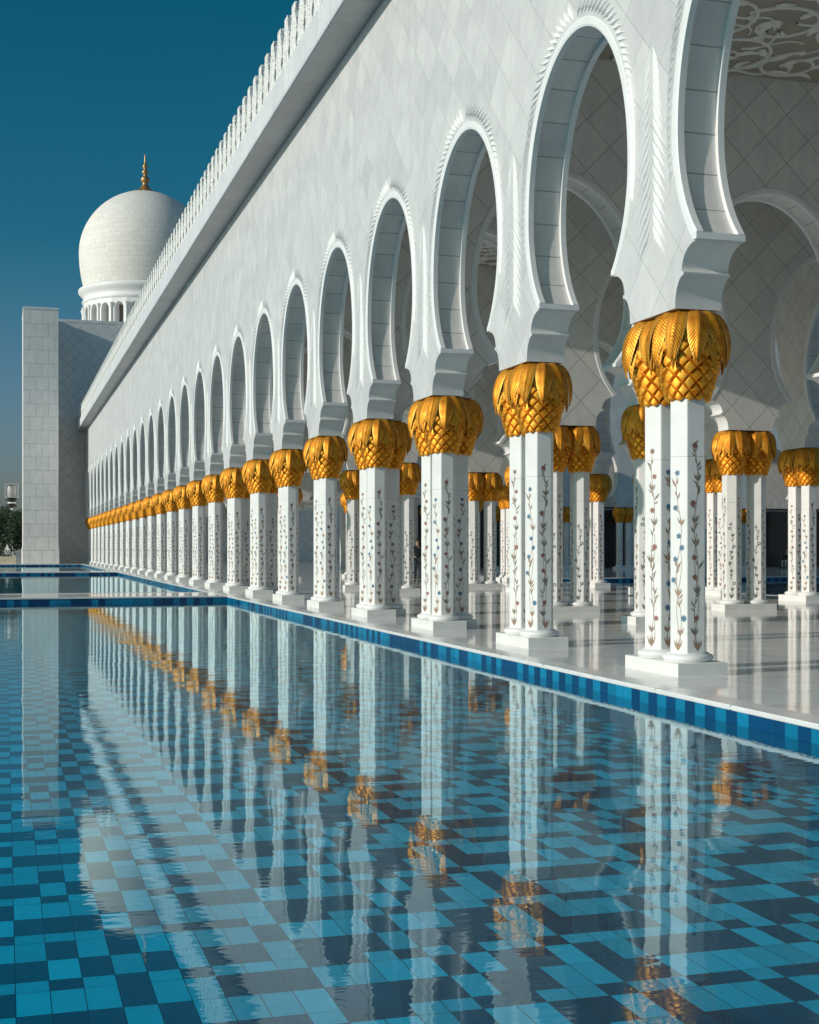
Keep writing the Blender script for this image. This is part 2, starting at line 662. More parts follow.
def leaflet(mb, T, p0, p1, w, h, d0):
    p0, p1 = Vector(p0), Vector(p1)
    d = (p1 - p0).normalized()
    n = Vector((-d.y, d.x))
    if n.y > 0:
        n = -n
    m = p0.lerp(p1, 0.38)
    a, b = m + n * w * 0.5, m - n * w * 0.5
    rd = m + n * w * 0.34
    vs = [T(p0.x, d0 - 0.001, p0.y), T(a.x, d0 - 0.001, a.y), T(p1.x, d0 - 0.001, p1.y), T(b.x, d0 - 0.001, b.y), T(rd.x, d0 - h, rd.y),
          T(p0.lerp(p1, 0.8).x, d0 - h * 0.6, p0.lerp(p1, 0.8).y)]
    mb.add(vs, [(0, 1, 4), (1, 2, 5, 4), (2, 3, 4, 5), (3, 0, 4)])


def palm_relief_mb(sp, T, d0):
    """Carved fronds: a feathered band round the arch and a herringbone palm on the pier at its start."""
    mb = MB()
    ac = [p for p in arch_curve(sp) if p[1] > 5.6]
    c = sp / 2
    line = [(c - x, z) for x, z in ac] + [(c + x, z) for x, z in reversed(ac[:-1])]
    # resample
    acc = [0]
    for i in range(1, len(line)):
        acc.append(acc[-1] + math.hypot(line[i][0] - line[i - 1][0], line[i][1] - line[i - 1][1]))
    step = 0.098
    n = int(acc[-1] / step)
    base = offset_curve(line, 0.10)
    j = 0
    half = acc[-1] / 2
    for k in range(n + 1):
        s = k * acc[-1] / n
        while j < len(acc) - 2 and acc[j + 1] < s:
            j += 1
        t = (s - acc[j]) / (acc[j + 1] - acc[j])
        p = Vector(base[j]).lerp(Vector(base[j + 1]), t)
        d = (Vector(base[j + 1]) - Vector(base[j])).normalized()
        nrm = Vector((-d.y, d.x))
        q = min(s, acc[-1] - s) / half
        ln = 0.25 + 0.10 * q
        dirv = d if s < half else -d
        tipv = nrm * (0.28 + 0.62 * q ** 2) - dirv * (1.0 - 0.35 * q)
        tipv.normalize()
        # leaflets point down and outwards on the sides, straight out at the crown
        leaflet(mb, T, p, p + tipv * ln, 0.066, 0.036, d0)
    # thin outer fillet round the crown
    # herringbone palm on the pier centred at u = 0
    z = 5.02
    while z < 7.1:
        f = (z - 5.02) / 2.08
        w = 0.34 if f < 0.5 else 0.34 * (1 - (f - 0.5) * 1.0)
        for sg in (-1, 1):
            leaflet(mb, T, (0.016 * sg, z), (w * sg, z - 0.40), 0.075, 0.030 - 0.014 * f, d0)
        z += 0.135
    return mb


# ------------------------------------------------------------------ the arcade building
XF = 6.975                    # pool face of the outer wall
TH = 0.56
X4 = X1 + 3 * SX              # courtyard row
KB0 = -1                      # first bay (behind the frame) for light and shade
arc = empty('arcade_building', (0, 0, 0))
tag(arc, 'long white marble arcade with horseshoe arches above the gold capitals', 'arcade building')


def T_front(u, d, z):
    return (XF + d, yk(1) + u, z)


def T_back(u, d, z):
    return (X4 + 0.285 - d, yk(1) + u, z)


mats_wall = [M['diamond'], M['block'], M['marble']]
mb = MB()
k_first, k_last = KB0, NB
for k in range(k_first, k_last + 1):
    wall_bay(mb, S, (k - 1) * S, ZTOP, 0.0, TH, T_front)
front_wall = mb.build('front_wall', [M['diamond'], M['block'], M['marble']], arc)
mb = MB()
for k in range(k_first, k_last + 1):
    wall_bay(mb, S, (k - 1) * S, ZTOP, 0.0, TH, T_back)
mb.build('court_wall', [M['inner_diamond'], M['block'], M['marble']], arc)

# rims and carving: one mesh each, copied for every bay
me_rim = arch_moulding_mb(S, lambda u, d, z: (d, u, z), 0.0, TH).mesh('arch_moulding', M['trim'])
me_palm = palm_relief_mb(S, lambda u, d, z: (d, u, z), 0.0).mesh('palm_relief', M['carved'])
for k in range(k_first, k_last + 1):
    place('arch_moulding', me_rim, arc, (XF, yk(k), 0))
    if k >= 0:
        place('palm_relief', me_palm, arc, (XF, yk(k), 0))
me_rimb = arch_moulding_mb(S, lambda u, d, z: (-d, u, z), 0.0, TH).mesh('court_arch_moulding', M['trim'])
for k in range(1, 13):
    place('arch_moulding', me_rimb, arc, (X4 + 0.285, yk(k), 0))

# cross walls in pairs, three bays of hall between them
CROSS = [k for k in range(-1, NB + 1) if k % 4 in (3, 0)]
me_rimx = arch_moulding_mb(SX, lambda u, d, z: (u, d, z), 0.0, TH).mesh('cross_arch_moulding', M['trim'])
for k in CROSS:
    y0 = yk(k) - TH / 2
    mb = MB()
    for r in range(3):
        def T_cross(u, d, z, y0=y0):
            return (X1 + u, y0 + d, z)
        wall_bay(mb, SX, r * SX, ZCEIL + 0.3, 0.0, TH, T_cross)
    # keep the wall clear of the outer walls' faces
    for i, v in enumerate(mb.v):
        mb.v[i] = (min(max(v[0], XF + TH - 0.002), X4 + 0.287 - TH), v[1], v[2])
    mb.build('cross_wall', [M['inner_diamond'], M['block'], M['marble']], arc)
    if k <= 12:
        for r in range(3):
            place('arch_moulding', me_rimx, arc, (X1 + r * SX, y0, 0))

# ceiling and roof
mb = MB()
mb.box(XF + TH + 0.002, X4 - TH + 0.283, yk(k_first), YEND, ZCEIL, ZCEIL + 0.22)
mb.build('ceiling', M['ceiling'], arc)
mb = MB()
mb.box(XF + 0.01, X4 + 0.275, yk(k_first) - 0.3, YEND - 0.005, ZTOP + 0.003, ZTOP + 0.6)
mb.build('roof', M['roof'], arc)


def scroll_relief(y0, y1, seed):
    """Carved plant scrolls on the ceiling of one hall."""
    rnd = random.Random(seed)
    mb = MB()
    z = ZCEIL - 0.012

    def spiral(cx, cy, r0, a0, turns, sgn, rad):
        pts = []
        n = int(26 * turns)
        for i in range(n + 1):
            t = i / n
            a = a0 + sgn * turns * 2 * PI * t
            r = r0 * (1 - t) ** 0.8 + 0.05
            pts.append((cx + r * math.cos(a), cy + r * math.sin(a), z))
        mb.tube(pts, lambda t: rad * (1.0 - 0.45 * t), 6)
        return pts

    def leafy(p, ang, ln, w):
        n = 7
        vs, fs = [], []
        for i in range(n + 1):
            t = i / n
            ww = w * math.sin(PI * min(1, t * 0.92 + 0.06)) * (1 + 0.28 * math.sin(t * 26))
            a = ang + 0.7 * (t - 0.5)
            cx, cy = p[0] + math.cos(a) * ln * t, p[1] + math.sin(a) * ln * t
            nx, ny = -math.sin(a), math.cos(a)
            vs += [(cx + nx * ww, cy + ny * ww, z), (cx, cy, z - 0.045), (cx - nx * ww, cy - ny * ww, z)]
        for i in range(n):
            for j in range(2):
                fs.append((i * 3 + j, i * 3 + j + 1, i * 3 + 4 + j, i * 3 + 3 + j))
        mb.add(vs, fs, 0, True)

    x0, x1 = XF + TH + 0.4, X4 - TH
    nx, ny = 9, max(4, int((y1 - y0) / 1.5))
    for i in range(nx):
        for j in range(ny):
            cx = x0 + (x1 - x0) * (i + 0.5) / nx + rnd.uniform(-.3, .3)
            cy = y0 + (y1 - y0) * (j + 0.5) / ny + rnd.uniform(-.3, .3)
            sg = rnd.choice((-1, 1))
            a0 = rnd.uniform(0, 2 * PI)
            pts = spiral(cx, cy, rnd.uniform(0.6, 0.95), a0, rnd.uniform(1.1, 1.7), sg, 0.045)
            for q in range(2, len(pts) - 3, 4):
                d = Vector(pts[q + 1]) - Vector(pts[q])
                leafy(pts[q], math.atan2(d.y, d.x) + rnd.choice((-1, 1)) * rnd.uniform(0.5, 1.0), rnd.uniform(0.26, 0.5), rnd.uniform(0.05, 0.10))
            for q in range(3):
                a = rnd.uniform(0, 2 * PI)
                p2 = [(cx + math.cos(a + t * 0.25) * (0.3 + t * 0.5), cy + math.sin(a + t * 0.25) * (0.3 + t * 0.5) + 0.12 * math.sin(t * 3), z) for t in [x * 0.25 for x in range(9)]]
                p2 = [(min(max(px, x0 - 0.3), x1 + 0.2), min(max(py, y0), y1), pz) for px, py, pz in p2]
                mb.tube(p2, lambda t: 0.035 * (1 - 0.5 * t), 6)
    return mb


for a, b, sd in ((0, 3, 3), (4, 7, 5), (8, 11, 9)):
    me = scroll_relief(yk(a) + 0.45, yk(b) - 0.45, sd).mesh('ceiling_scrollwork', M['scroll'])
    place('ceiling_scrollwork', me, arc)
me = scroll_relief(yk(3) + 0.4, yk(4) - 0.4, 12).mesh('ceiling_scrollwork', M['scroll'])
place('ceiling_scrollwork', me, arc)

# cornice
XO = 6.25
mb = MB()
mb.box(XO, XF - 0.002, yk(k_first) - 0.3, YEND - 0.01, ZTOP, ZTOP + 0.66)
mb.box(XO + 0.05, XF + 0.3, yk(k_first) - 0.3, YEND - 0.012, ZTOP + 0.663, ZTOP + 0.70)
mb.build('cornice', M['cornice'], arc)
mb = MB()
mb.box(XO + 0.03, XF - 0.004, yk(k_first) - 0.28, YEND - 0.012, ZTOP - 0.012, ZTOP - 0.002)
mb.build('soffit_shade_panel', M['soffit'], arc)  # thin sheet added under the cornice, its dark colour stands in for shade


def merlon_mb():
    """Tall ogee leaf with a lower leaf beside it (along Y)."""
    mb = MB()

    def solid(half, cy, th, xc):
        pts = [(-y, z) for y, z in half] + [(y, z) for y, z in reversed(half)]
        tri = tessellate_polygon([[Vector((y, z, 0)) for y, z in pts]])
        n = len(pts)
        mb.add([(xc - th / 2, cy + y, z) for y, z in pts], tri)
        mb.add([(xc + th / 2, cy + y, z) for y, z in pts], tri)
        vs = [(x, cy + y, z) for y, z in pts for x in (xc - th / 2, xc + th / 2)]
        fs = [(2 * i, 2 * i + 1, 2 * ((i + 1) % n) + 1, 2 * ((i + 1) % n)) for i in range(n)]
        mb.add(vs, fs)
    tall = [(0.30, 0.0), (0.30, 0.16), (0.24, 0.26), (0.23, 0.34), (0.31, 0.46), (0.335, 0.60), (0.32, 0.74), (0.25, 0.88), (0.20, 0.97), (0.19, 1.20), (0.16, 1.23)]
    low = [(0.116, 0.0), (0.115, 0.22), (0.085, 0.36), (0.085, 0.5), (0.08, 0.66), (0.03, 0.78)]
    solid(tall, 0.0, 0.13, 0.0)
    solid(low, 0.4235, 0.08, 0.0)
    # carved bosses on the face
    for (y, z, r) in ((0, 0.54, 0.13), (-0.13, 0.12, 0.07), (0.13, 0.12, 0.07), (0, 0.84, 0.07), (0.42, 0.46, 0.07), (0.42, 0.14, 0.06), (0, 0.25, 0.06)):
        xf = -0.065 if abs(y) < 0.3 else -0.04
        vs = [(xf - 0.03, y, z)] + [(xf, y + r * math.cos(t * PI / 4), z + r * math.sin(t * PI / 4)) for t in range(8)]
        mb.add(vs, [(0, 1 + i, 1 + (i + 1) % 8) for i in range(8)], 0, True)
    return mb


me_mer = merlon_mb().mesh('merlon', M['merlon'])
ys = []
y = 20.3
while y < YEND - 0.6:
    ys.append(y)
    y += 0.847
for y in ys[:100]:
    place('merlon', me_mer, arc, (XO + 0.16, y, ZTOP + 0.70))
if len(ys) > 100:
    mb = MB()
    src = merlon_mb()
    for y in ys[100:]:
        mb.add([(v[0] + XO + 0.16, v[1] + y, v[2] + ZTOP + 0.70) for v in src.v], src.f)
    o = mb.build('merlon', M['merlon'], arc)
    o['kind'] = 'stuff'

# ------------------------------------------------------------------ columns
HR = 0.212
SH0, SH1 = 0.235, 3.06


def plinth_mb(lx, ly, h=0.145):
    mb = MB()
    b = 0.006
    prof = [(0, 0), (0, h - b), (b, h)]
    lv = []
    for ins, z in prof:
        lv.append([(-lx + ins, -ly + ins, z), (lx - ins, -ly + ins, z), (lx - ins, ly - ins, z), (-lx + ins, ly - ins, z)])
    vs = [p for l in lv for p in l]
    fs = []
    for k in range(2):
        for i in range(4):
            j = (i + 1) % 4
            fs.append((k * 4 + i, k * 4 + j, k * 4 + 4 + j, k * 4 + 4 + i))
    fs.append((8, 9, 10, 11))
    mb.add(vs, fs)
    return mb


def shaft_mb():
    mb = MB()
    ch = 0.055
    ring = []
    for i in range(6):
        a = i * PI / 3
        for s in (-1, 1):
            ring.append((HR * math.cos(a) * 0.995 - s * 0.006 * math.sin(a), HR * math.sin(a) * 0.995 + s * 0.006 * math.cos(a)))
    n = len(ring)
    zs = [SH0, 2.396, 2.402, SH1]
    ins = [1, 1, 1, 1]
    vs = [(x * k, y * k, z) for z, k in zip(zs, ins) for x, y in ring]
    fs, mi = [], []
    for k in range(3):
        for i in range(n):
            j = (i + 1) % n
            mb.add([vs[k * n + i], vs[k * n + j], vs[(k + 1) * n + j], vs[(k + 1) * n + i]], [(0, 1, 2, 3)], 1 if k == 1 else 0)
    return mb


def ring_mb():
    prof = [(0.268, 0.145)]
    for i in range(9):
        a = -PI / 2 + PI * i / 8
        prof.append((0.245 + 0.035 * math.cos(a), 0.186 + 0.037 * math.sin(a)))
    prof += [(0.232, 0.226), (0.228, 0.238), (0.18, 0.239)]
    mb = MB()
    mb.lathe(prof, 28)
    return mb


def vine(face_poly, kind, top, rnd):
    """One climbing plant in face coordinates (u across, v = height)."""
    P = face_poly
    fl = {0: 0, 1: 3, 2: 4}[kind]
    leafm = {0: (2, 1), 1: (1, 1), 2: (2, 2)}[kind]
    amp = rnd.uniform(0.022, 0.036)

    def stem_u(v, ph):
        return amp * math.sin(v * 6.3 + ph)

    def stem(ph, v0, v1, off):
        v = v0
        n = max(4, int((v1 - v0) / 0.05))
        pr = None
        for i in range(n + 1):
            vv = v0 + (v1 - v0) * i / n
            u = stem_u(vv, ph) + off
            if pr:
                P([(pr[0] - 0.0032, pr[1]), (pr[0] + 0.0032, pr[1]), (u + 0.0032, vv), (u - 0.0032, vv)], 1 if kind != 2 else 2)
            pr = (u, vv)

    def leaf(u, v, ang, ln, w, m):
        d = (math.sin(ang), math.cos(ang))
        n = (d[1], -d[0])
        P([(u, v), (u + d[0] * ln * .45 + n[0] * w, v + d[1] * ln * .45 + n[1] * w), (u + d[0] * ln, v + d[1] * ln),
           (u + d[0] * ln * .45 - n[0] * w, v + d[1] * ln * .45 - n[1] * w)], m)

    def flower(u, v, r):
        if kind == 2:
            for i in range(8):
                a0, a1 = i * PI / 4, (i + 1) * PI / 4
                P([(u + r * .42 * math.cos(a0), v + r * .42 * math.sin(a0)), (u + r * .9 * math.cos(a0), v + r * .9 * math.sin(a0)),
                   (u + r * .9 * math.cos(a1), v + r * .9 * math.sin(a1)), (u + r * .42 * math.cos(a1), v + r * .42 * math.sin(a1))], 4)
        else:
            for i in range(8):
                leaf(u, v, i * PI / 4 + 0.2, r * 1.08, r * 0.27, fl)
            P([(u + r * .3 * math.cos(i * PI / 3), v + r * .3 * math.sin(i * PI / 3)) for i in range(6)], 2 if kind == 0 else 4)

    ph = rnd.uniform(0, 6)
    stem(ph, 0.30, top, 0.0)
    stem(ph + 2.2, 0.34, top * 0.62, 0.004)
    for a in (-0.42, -0.15, 0.16, 0.45):
        leaf(stem_u(0.27, ph), 0.262, a, 0.14, 0.013, leafm[rnd.random() < .5])
    v = 0.46
    i = 0
    while v < top - 0.02:
        u = stem_u(v, ph)
        sd = 1 if i % 2 else -1
        q = i % 3 if rnd.random() < 0.75 else rnd.randrange(3)
        if q == 0:       # tulip cup of pointed leaves
            for a in (-0.48, -0.12, 0.30, 0.55):
                leaf(u + 0.004 * sd, v - 0.03, a * (1 if sd > 0 else -1), rnd.uniform(0.085, 0.12), 0.0115, leafm[rnd.random() < .5])
            v += rnd.uniform(0.13, 0.20)
        elif q == 1:
            flower(u + rnd.uniform(0.022, 0.040) * sd, v, rnd.uniform(0.034, 0.043))
            v += rnd.uniform(0.10, 0.15)
        else:            # bud and side leaves
            leaf(u, v - 0.02, rnd.uniform(0.3, 0.8) * sd, rnd.uniform(0.07, 0.13), rnd.uniform(0.009, 0.016), leafm[0])
            leaf(u, v + 0.01, -0.35 * sd, 0.085, 0.010, leafm[1])
            v += rnd.uniform(0.09, 0.16)
        if rnd.random() < 0.5:
            leaf(stem_u(v - 0.05, ph), v - 0.06, rnd.uniform(0.4, 1.0) * -sd, rnd.uniform(0.06, 0.10), rnd.uniform(0.009, 0.014), leafm[rnd.random() < .5])
        i += 1
    flower(stem_u(top, ph), top, 0.036)


def inlay_mb(variant):
    mb = MB()
    rnd = random.Random(50 + variant)
    order = [[(1, 2.22), (0, 2.52), (2, 1.90), (0, 2.42), (1, 2.20), (2, 1.86)],
             [(0, 2.50), (1, 2.26), (2, 1.86), (1, 2.30), (0, 2.48), (2, 1.92)],
             [(2, 1.95), (1, 2.24), (0, 2.46), (2, 1.84), (0, 2.30), (1, 2.50)]][variant]
    for i in range(6):
        a = PI / 6 + i * PI / 3
        # outward normal and tangent of face i
        n = Vector((math.cos(a), math.sin(a), 0))
        t = Vector((-math.sin(a), math.cos(a), 0))
        d = HR * 0.995 * math.cos(PI / 6) + 0.003 + 0.0010
        cnt = [0]

        def poly(pts, m, n=n, t=t, d=d, cnt=cnt):
            cnt[0] += 1
            dd = d + 0.0000025 * cnt[0]
            mb.add([n * dd + t * u + Vector((0, 0, v)) for u, v in pts], [list(range(len(pts)))], m)
        # order[] is listed by face direction index starting with the face towards -Y-X
        kind, top = order[(i + 3) % 6]
        vine(poly, kind, top, rnd)
    return mb


def capital_mb():
    """Cup of overlapping date scales."""
    mb = MB()
    rows, n = 7, 12
    z0, z1 = 0.0, 0.56

    def rr(z):
        t = z / 0.56
        return 0.212 + 0.165 * t ** 0.85
    hh = (z1 - z0) / rows
    mb.lathe([(rr(z) - 0.018, z) for z in [0.0, 0.1, 0.2, 0.3, 0.4, 0.5, 0.56]] + [(0.375, 0.68), (0.33, 0.86), (0.26, 0.95), (0.22, 0.978)], 24, cap_top=True)
    for k in range(rows + 1):
        z = z0 + 0.02 + hh * k
        for i in range(n):
            a = 2 * PI * (i + 0.5 * (k % 2)) / n
            da = PI / n
            zt, zb = z + hh, max(z - hh, -0.018)

            def P(ang, zz, e=0.0):
                r = rr(max(zz, 0)) + e
                return (r * math.cos(ang), r * math.sin(ang), zz)
            q = 0.70
            zc = (zt + zb) / 2
            cs = [(a, zb), (a + da * 0.98, z), (a, zt), (a - da * 0.98, z)]
            top = [(a + (ca - a) * q, zc + (cz - zc) * q) for ca, cz in cs]
            ex = [0.034, 0.020, 0.006, 0.020]
            vs = [P(ca, cz, -0.010) for ca, cz in cs] + [P(ca, cz, e) for (ca, cz), e in zip(top, ex)] + [P(a, zc, 0.030)]
            mb.add(vs, [(0, 1, 5, 4), (1, 2, 6, 5), (2, 3, 7, 6), (3, 0, 4, 7)])
            mb.add(vs, [(4, 5, 8), (5, 6, 8), (6, 7, 8), (7, 4, 8)], 0, True)
    return mb


def fronds_mb():
    mb = MB()

    def frond(a, path, wmax, twist, curl):
        n = len(path) - 1
        cols = 8
        vs, uvs, fs = [], [], []
        for i, (r, z) in enumerate(path):
            t = i / n
            if t < 0.45:
                w = wmax * (0.50 + 0.50 * math.sin(PI / 2 * t / 0.45))
            else:
                w = wmax * max(0.0, 1 - ((t - 0.45) / 0.55) ** 2.3)
            aa = a + twist * (t - 0.3)
            for j in range(cols + 1):
                s = j / cols * 2 - 1
                tooth = 0.10 * wmax * ((i % 2) - 0.5) if abs(s) > 0.99 and 0.2 < t < 0.97 else 0.0
                off = s * w + math.copysign(tooth, s)
                # raised midrib in a shallow trough, edges folded back
                rib = 0.014 * max(0.0, 1 - abs(s) * 5)
                e = rib - 0.010 * max(0, 1 - abs(abs(s) - 0.35) * 3) - curl * s * s * w + 0.010
                rad = r + e
                ca, sa = math.cos(aa), math.sin(aa)
                vs.append((rad * ca - off * sa, rad * sa + off * ca, z - 0.10 * wmax * abs(s)))
                uvs.append((s, t))
        for i in range(n):
            for j in range(cols):
                b = i * (cols + 1) + j
                fs.append((b, b + 1, b + cols + 2, b + cols + 1))
        mb.add(vs, fs, 0, True, uvs)

    def path(top, bulge, tipr, tipz, n=12):
        out = []
        for i in range(n + 1):
            t = i / n
            # quadratic bezier pair through the bulge
            p0, p1, p2, p3 = Vector((top - 0.08, 0.972)), Vector((bulge - 0.03, 0.97)), Vector((bulge + 0.085, 0.66)), Vector((tipr, tipz))
            q = p0 * (1 - t) ** 3 + p1 * 3 * t * (1 - t) ** 2 + p2 * 3 * t * t * (1 - t) + p3 * t ** 3
            out.append((q.x, q.y))
        return out
    rnd = random.Random(4)
    for i in range(11):
        frond(2 * PI * (i + 0.5) / 11 + rnd.uniform(-.05, .05), path(0.30, 0.355, 0.388, 0.34 + rnd.uniform(-.04, .03), 16), 0.086, rnd.uniform(-.12, .12), 0.40)
    for i in range(10):
        frond(2 * PI * i / 10 + rnd.uniform(-.08, .08), path(0.32, 0.405 + rnd.uniform(-.01, .02), 0.405, 0.44 + rnd.uniform(-.06, .05), 16), 0.122 + rnd.uniform(-.012, .010), rnd.uniform(-.22, .22), 0.50)
    return mb


me_plinth = plinth_mb(0.30, 0.65).mesh('plinth', M['marble'])
pb = plinth_mb(0.155, 0.30)
pb.v = [(x + 0.107, y, z) for x, y, z in pb.v]
me_plinth1 = pb.mesh('single_plinth', M['marble'])
me_shaft = shaft_mb().mesh('shaft', [M['marble'], M['joint']])
me_ring = ring_mb().mesh('base_ring', M['trim'])
me_inlay = [inlay_mb(i).mesh('inlay', INLAY) for i in range(3)]
me_cap = capital_mb().mesh('capital', M['gold'])
me_frond = fronds_mb().mesh('fronds', M['gold_leaf'])
PITCH = 0.62
COLGRP = {'pool': 'twin columns along the pool edge', 'mid': 'twin columns inside the hall',
          'court': 'twin columns of the court side row', 'third': 'single columns behind the pool row',
          'far': 'twin columns of the far arcade'}


def make_shaft(root, y, var, rot=0.0):
    s = place('shaft', me_shaft, root, (0, y, 0))
    place('base_ring', me_ring, s)
    place('flower_pattern', me_inlay[var], s)
    c = place('capital', me_cap, root, (0, y, 3.02), rot)
    place('fronds', me_frond, c)


twin = empty('twin_column')
place('plinth', me_plinth, twin)
make_shaft(twin, -PITCH / 2, 0, 0.10)
make_shaft(twin, PITCH / 2, 1, 0.72)
single = empty('single_column')
place('plinth', me_plinth1, single)
make_shaft(single, 0.0, 2, 0.33)
first = {'twin': True, 'single': True}


def add_col(kind, x, y, rz, label, grp):
    src = twin if kind == 'twin' else single
    o = src if first[kind] else copy_tree(src)
    first[kind] = False
    o.location = (x, y, 0)
    o.rotation_euler = (0, 0, rz)
    tag(o, label, 'column', COLGRP[grp], 'thing')
    return o


ORD = ['', 'first', 'second', 'third', 'fourth', 'fifth', 'sixth', 'seventh', 'eighth', 'ninth', 'tenth', 'eleventh', 'twelfth',
       'thirteenth', 'fourteenth', 'fifteenth', 'sixteenth', 'seventeenth', 'eighteenth', 'nineteenth', 'twentieth',
       'twenty-first', 'twenty-second', 'twenty-third', 'twenty-fourth', 'twenty-fifth', 'twenty-sixth']
for k in range(1, NB + 1):
    if k == 1:
        lab = 'largest white twin column with gold palm capitals standing at the pool edge'
    elif k == NB:
        lab = 'last tiny twin column of the poolside row, touching the tall end wall'
    else:
        lab = f'{ORD[k]} gold-topped twin column along the pool, counted from the largest one'
    add_col('twin', X1, yk(k), 0, lab, 'pool')
SKIP = set()
third_k = [k for k in CROSS if 3 <= k <= 12]
for k in third_k:
    add_col('single', 7.61, yk(k), 0, f'single gold-topped column tucked behind the {ORD[k]} twin column of the pool row', 'third')
X2, X3 = X1 + SX, X1 + 2 * SX
for k in [k for k in CROSS if 3 <= k <= 12]:
    n = third_k.index(k) + 1
    add_col('twin', X2, yk(k), PI / 2, f'indoor twin column one row behind the {ORD[k]} pool column, on the shiny floor', 'mid')
for k in [k for k in CROSS if 4 <= k <= 12]:
    add_col('twin', X3, yk(k), PI / 2, f'indoor twin column two rows behind the {ORD[k]} pool column, on the shiny floor', 'mid')
for k in range(1, 13):
    add_col('twin', X4, yk(k), 0, f'shaded twin column of the court side row, level with the {ORD[k]} pool column', 'court')

add_col('twin', X3, yk(3), PI / 2, 'indoor twin column two rows behind the third pool column, on the shiny floor', 'mid')
# the row goes on towards the viewer, just outside the photograph
add_col('twin', X1, yk(0), 0, 'pool row twin column one bay nearer than the largest one in view', 'pool')
add_col('single', 7.61, yk(0), 0, 'single column behind the pool row twin one bay nearer than the largest', 'third')
add_col('twin', X1, yk(-1), 0, 'pool row twin column two bays nearer than the largest one in view', 'pool')

# ------------------------------------------------------------------ floors, pools, ground
XE = 6.17                     # pool edge
COPE = 0.042


def struct(name, mb, mats):
    o = mb.build(name, mats)
    o['kind'] = 'structure'
    return o


XL = -26.0
pools = [(-14.0, 38.9), (42.6, 79.0), (82.8, 116.5)]
XC0, XC1, YC1 = 21.75, 75.0, 57.0     # court pool
# paving: arcade floor, walkways between the pools, far and left terraces (slabs with a coping nose)
mb = MB()
mb.box(XE + 0.30, XC0 - 0.3, -14.0, YEND, -0.5, 0.0)
struct('arcade_floor', mb, M['floor'])
mb = MB()
for a, b in ((38.9, 42.6), (79.0, 82.8), (116.5, 119.2)):
    mb.box(XL, XE - 0.03, a + 0.3, b - (0.3 if b < 119 else 0), -0.5, -0.004)
mb.box(XL - 40, XE + 0.28, 119.2, 400.0, -0.5, -0.006)
mb.box(XL - 40, XL - 0.3, -14.0, 119.19, -0.5, -0.003)
mb.box(XL - 40, 120, -60.0, -14.3, -0.5, -0.005)
mb.box(XC0 - 0.28, 120, YC1 + 0.3, 400, -0.5, -0.002)
mb.box(XE + 0.3, XC0 - 0.29, YEND + 0.01, 400, -0.5, -0.001)
struct('terrace_paving', mb, M['floor'])


def coping_bar(mb, x0, x1, y0, y1):
    """Coping slab with a rounded nose all round."""
    h = COPE
    b = 0.012
    mb.box(x0 + b, x1 - b, y0 + b, y1 - b, -h, 0.003)
    mb.box(x0, x1, y0, y1, -h + b * 0.7, 0.003 - b * 0.7)


def coping_mb(spans):
    mb = MB()
    for (x0, x1, y0, y1) in spans:
        coping_bar(mb, x0, x1, y0, y1)
    return mb


mb = MB()
# along the arcade in slabs of 1.45 m
y = -14.0
while y < 119.0:
    y2 = min(y + 1.45, 119.19)
    coping_bar(mb, XE - 0.018, XE + 0.298, y + 0.0015, y2 - 0.0015)
    y = y2
for a, b in pools:
    if b < 117:
        coping_bar(mb, XL, XE - 0.02, b - 0.018, b + 0.298)
    if a > 0:
        coping_bar(mb, XL, XE - 0.02, a - 0.298, a + 0.018)
coping_bar(mb, XC0 - 0.298, XC0 + 0.018, -14.0, YC1 + 0.29)
coping_bar(mb, XC0 + 0.02, XC1, YC1 - 0.018, YC1 + 0.298)
struct('pool_coping', mb, M['coping'])

mb = MB()
for a, b in pools:
    mb.quad((XL, a, POOL), (XE + 0.01, a, POOL), (XE + 0.01, b + 0.01, POOL), (XL, b + 0.01, POOL))
mb.quad((XC0 - 0.01, -14, POOL), (XC1, -14, POOL), (XC1, YC1 + .01, POOL), (XC0 - 0.01, YC1 + .01, POOL))
struct('pool_floor', mb, M['pool_floor'])
mb = MB()
for a, b in pools:
    mb.quad((XE, a, POOL - .05), (XE, b, POOL - .05), (XE, b, -COPE + 0.004), (XE, a, -COPE + 0.004))
    mb.quad((XL, b, POOL - .05), (XE, b, POOL - .05), (XE, b, -COPE + 0.004), (XL, b, -COPE + 0.004))
    mb.quad((XL, a, POOL - .05), (XE, a, POOL - .05), (XE, a, -COPE + 0.004), (XL, a, -COPE + 0.004))
    mb.quad((XL, a, POOL - .05), (XL, b, POOL - .05), (XL, b, 0), (XL, a, 0))
mb.quad((XC0, -14, POOL - .05), (XC0, YC1, POOL - .05), (XC0, YC1, -COPE + .004), (XC0, -14, -COPE + .004))
mb.quad((XC0, YC1, POOL - .05), (XC1, YC1, POOL - .05), (XC1, YC1, -COPE + .004), (XC0, YC1, -COPE + .004))
struct('pool_wall', mb, M['pool_wall'])
mb = MB()
zt = WATER - 0.012
for a, b in pools:
    mb.box(XE - 0.02, XE + 0.003, a + .003, b - .003, POOL - 0.04, zt)
    mb.box(XL, XE - 0.022, b - 0.02, b + 0.003, POOL - 0.04, zt)
struct('pool_kerb', mb, M['pool_skirt'])
mb = MB()
for a, b in pools:
    mb.quad((XL + .002, a + .002, WATER), (XE - .002, a + .002, WATER), (XE - .002, b - .002, WATER), (XL + .002, b - .002, WATER))
mb.quad((XC0 + .002, -14, WATER), (XC1, -14, WATER), (XC1, YC1 - .002, WATER), (XC0 + .002, YC1 - .002, WATER))
struct('water', mb, M['water'])
mb = MB()
mb.quad((-6000, -6000, -0.62), (6000, -6000, -0.62), (6000, 6000, -0.62), (-6000, 6000, -0.62))
struct('ground', mb, M['ground'])

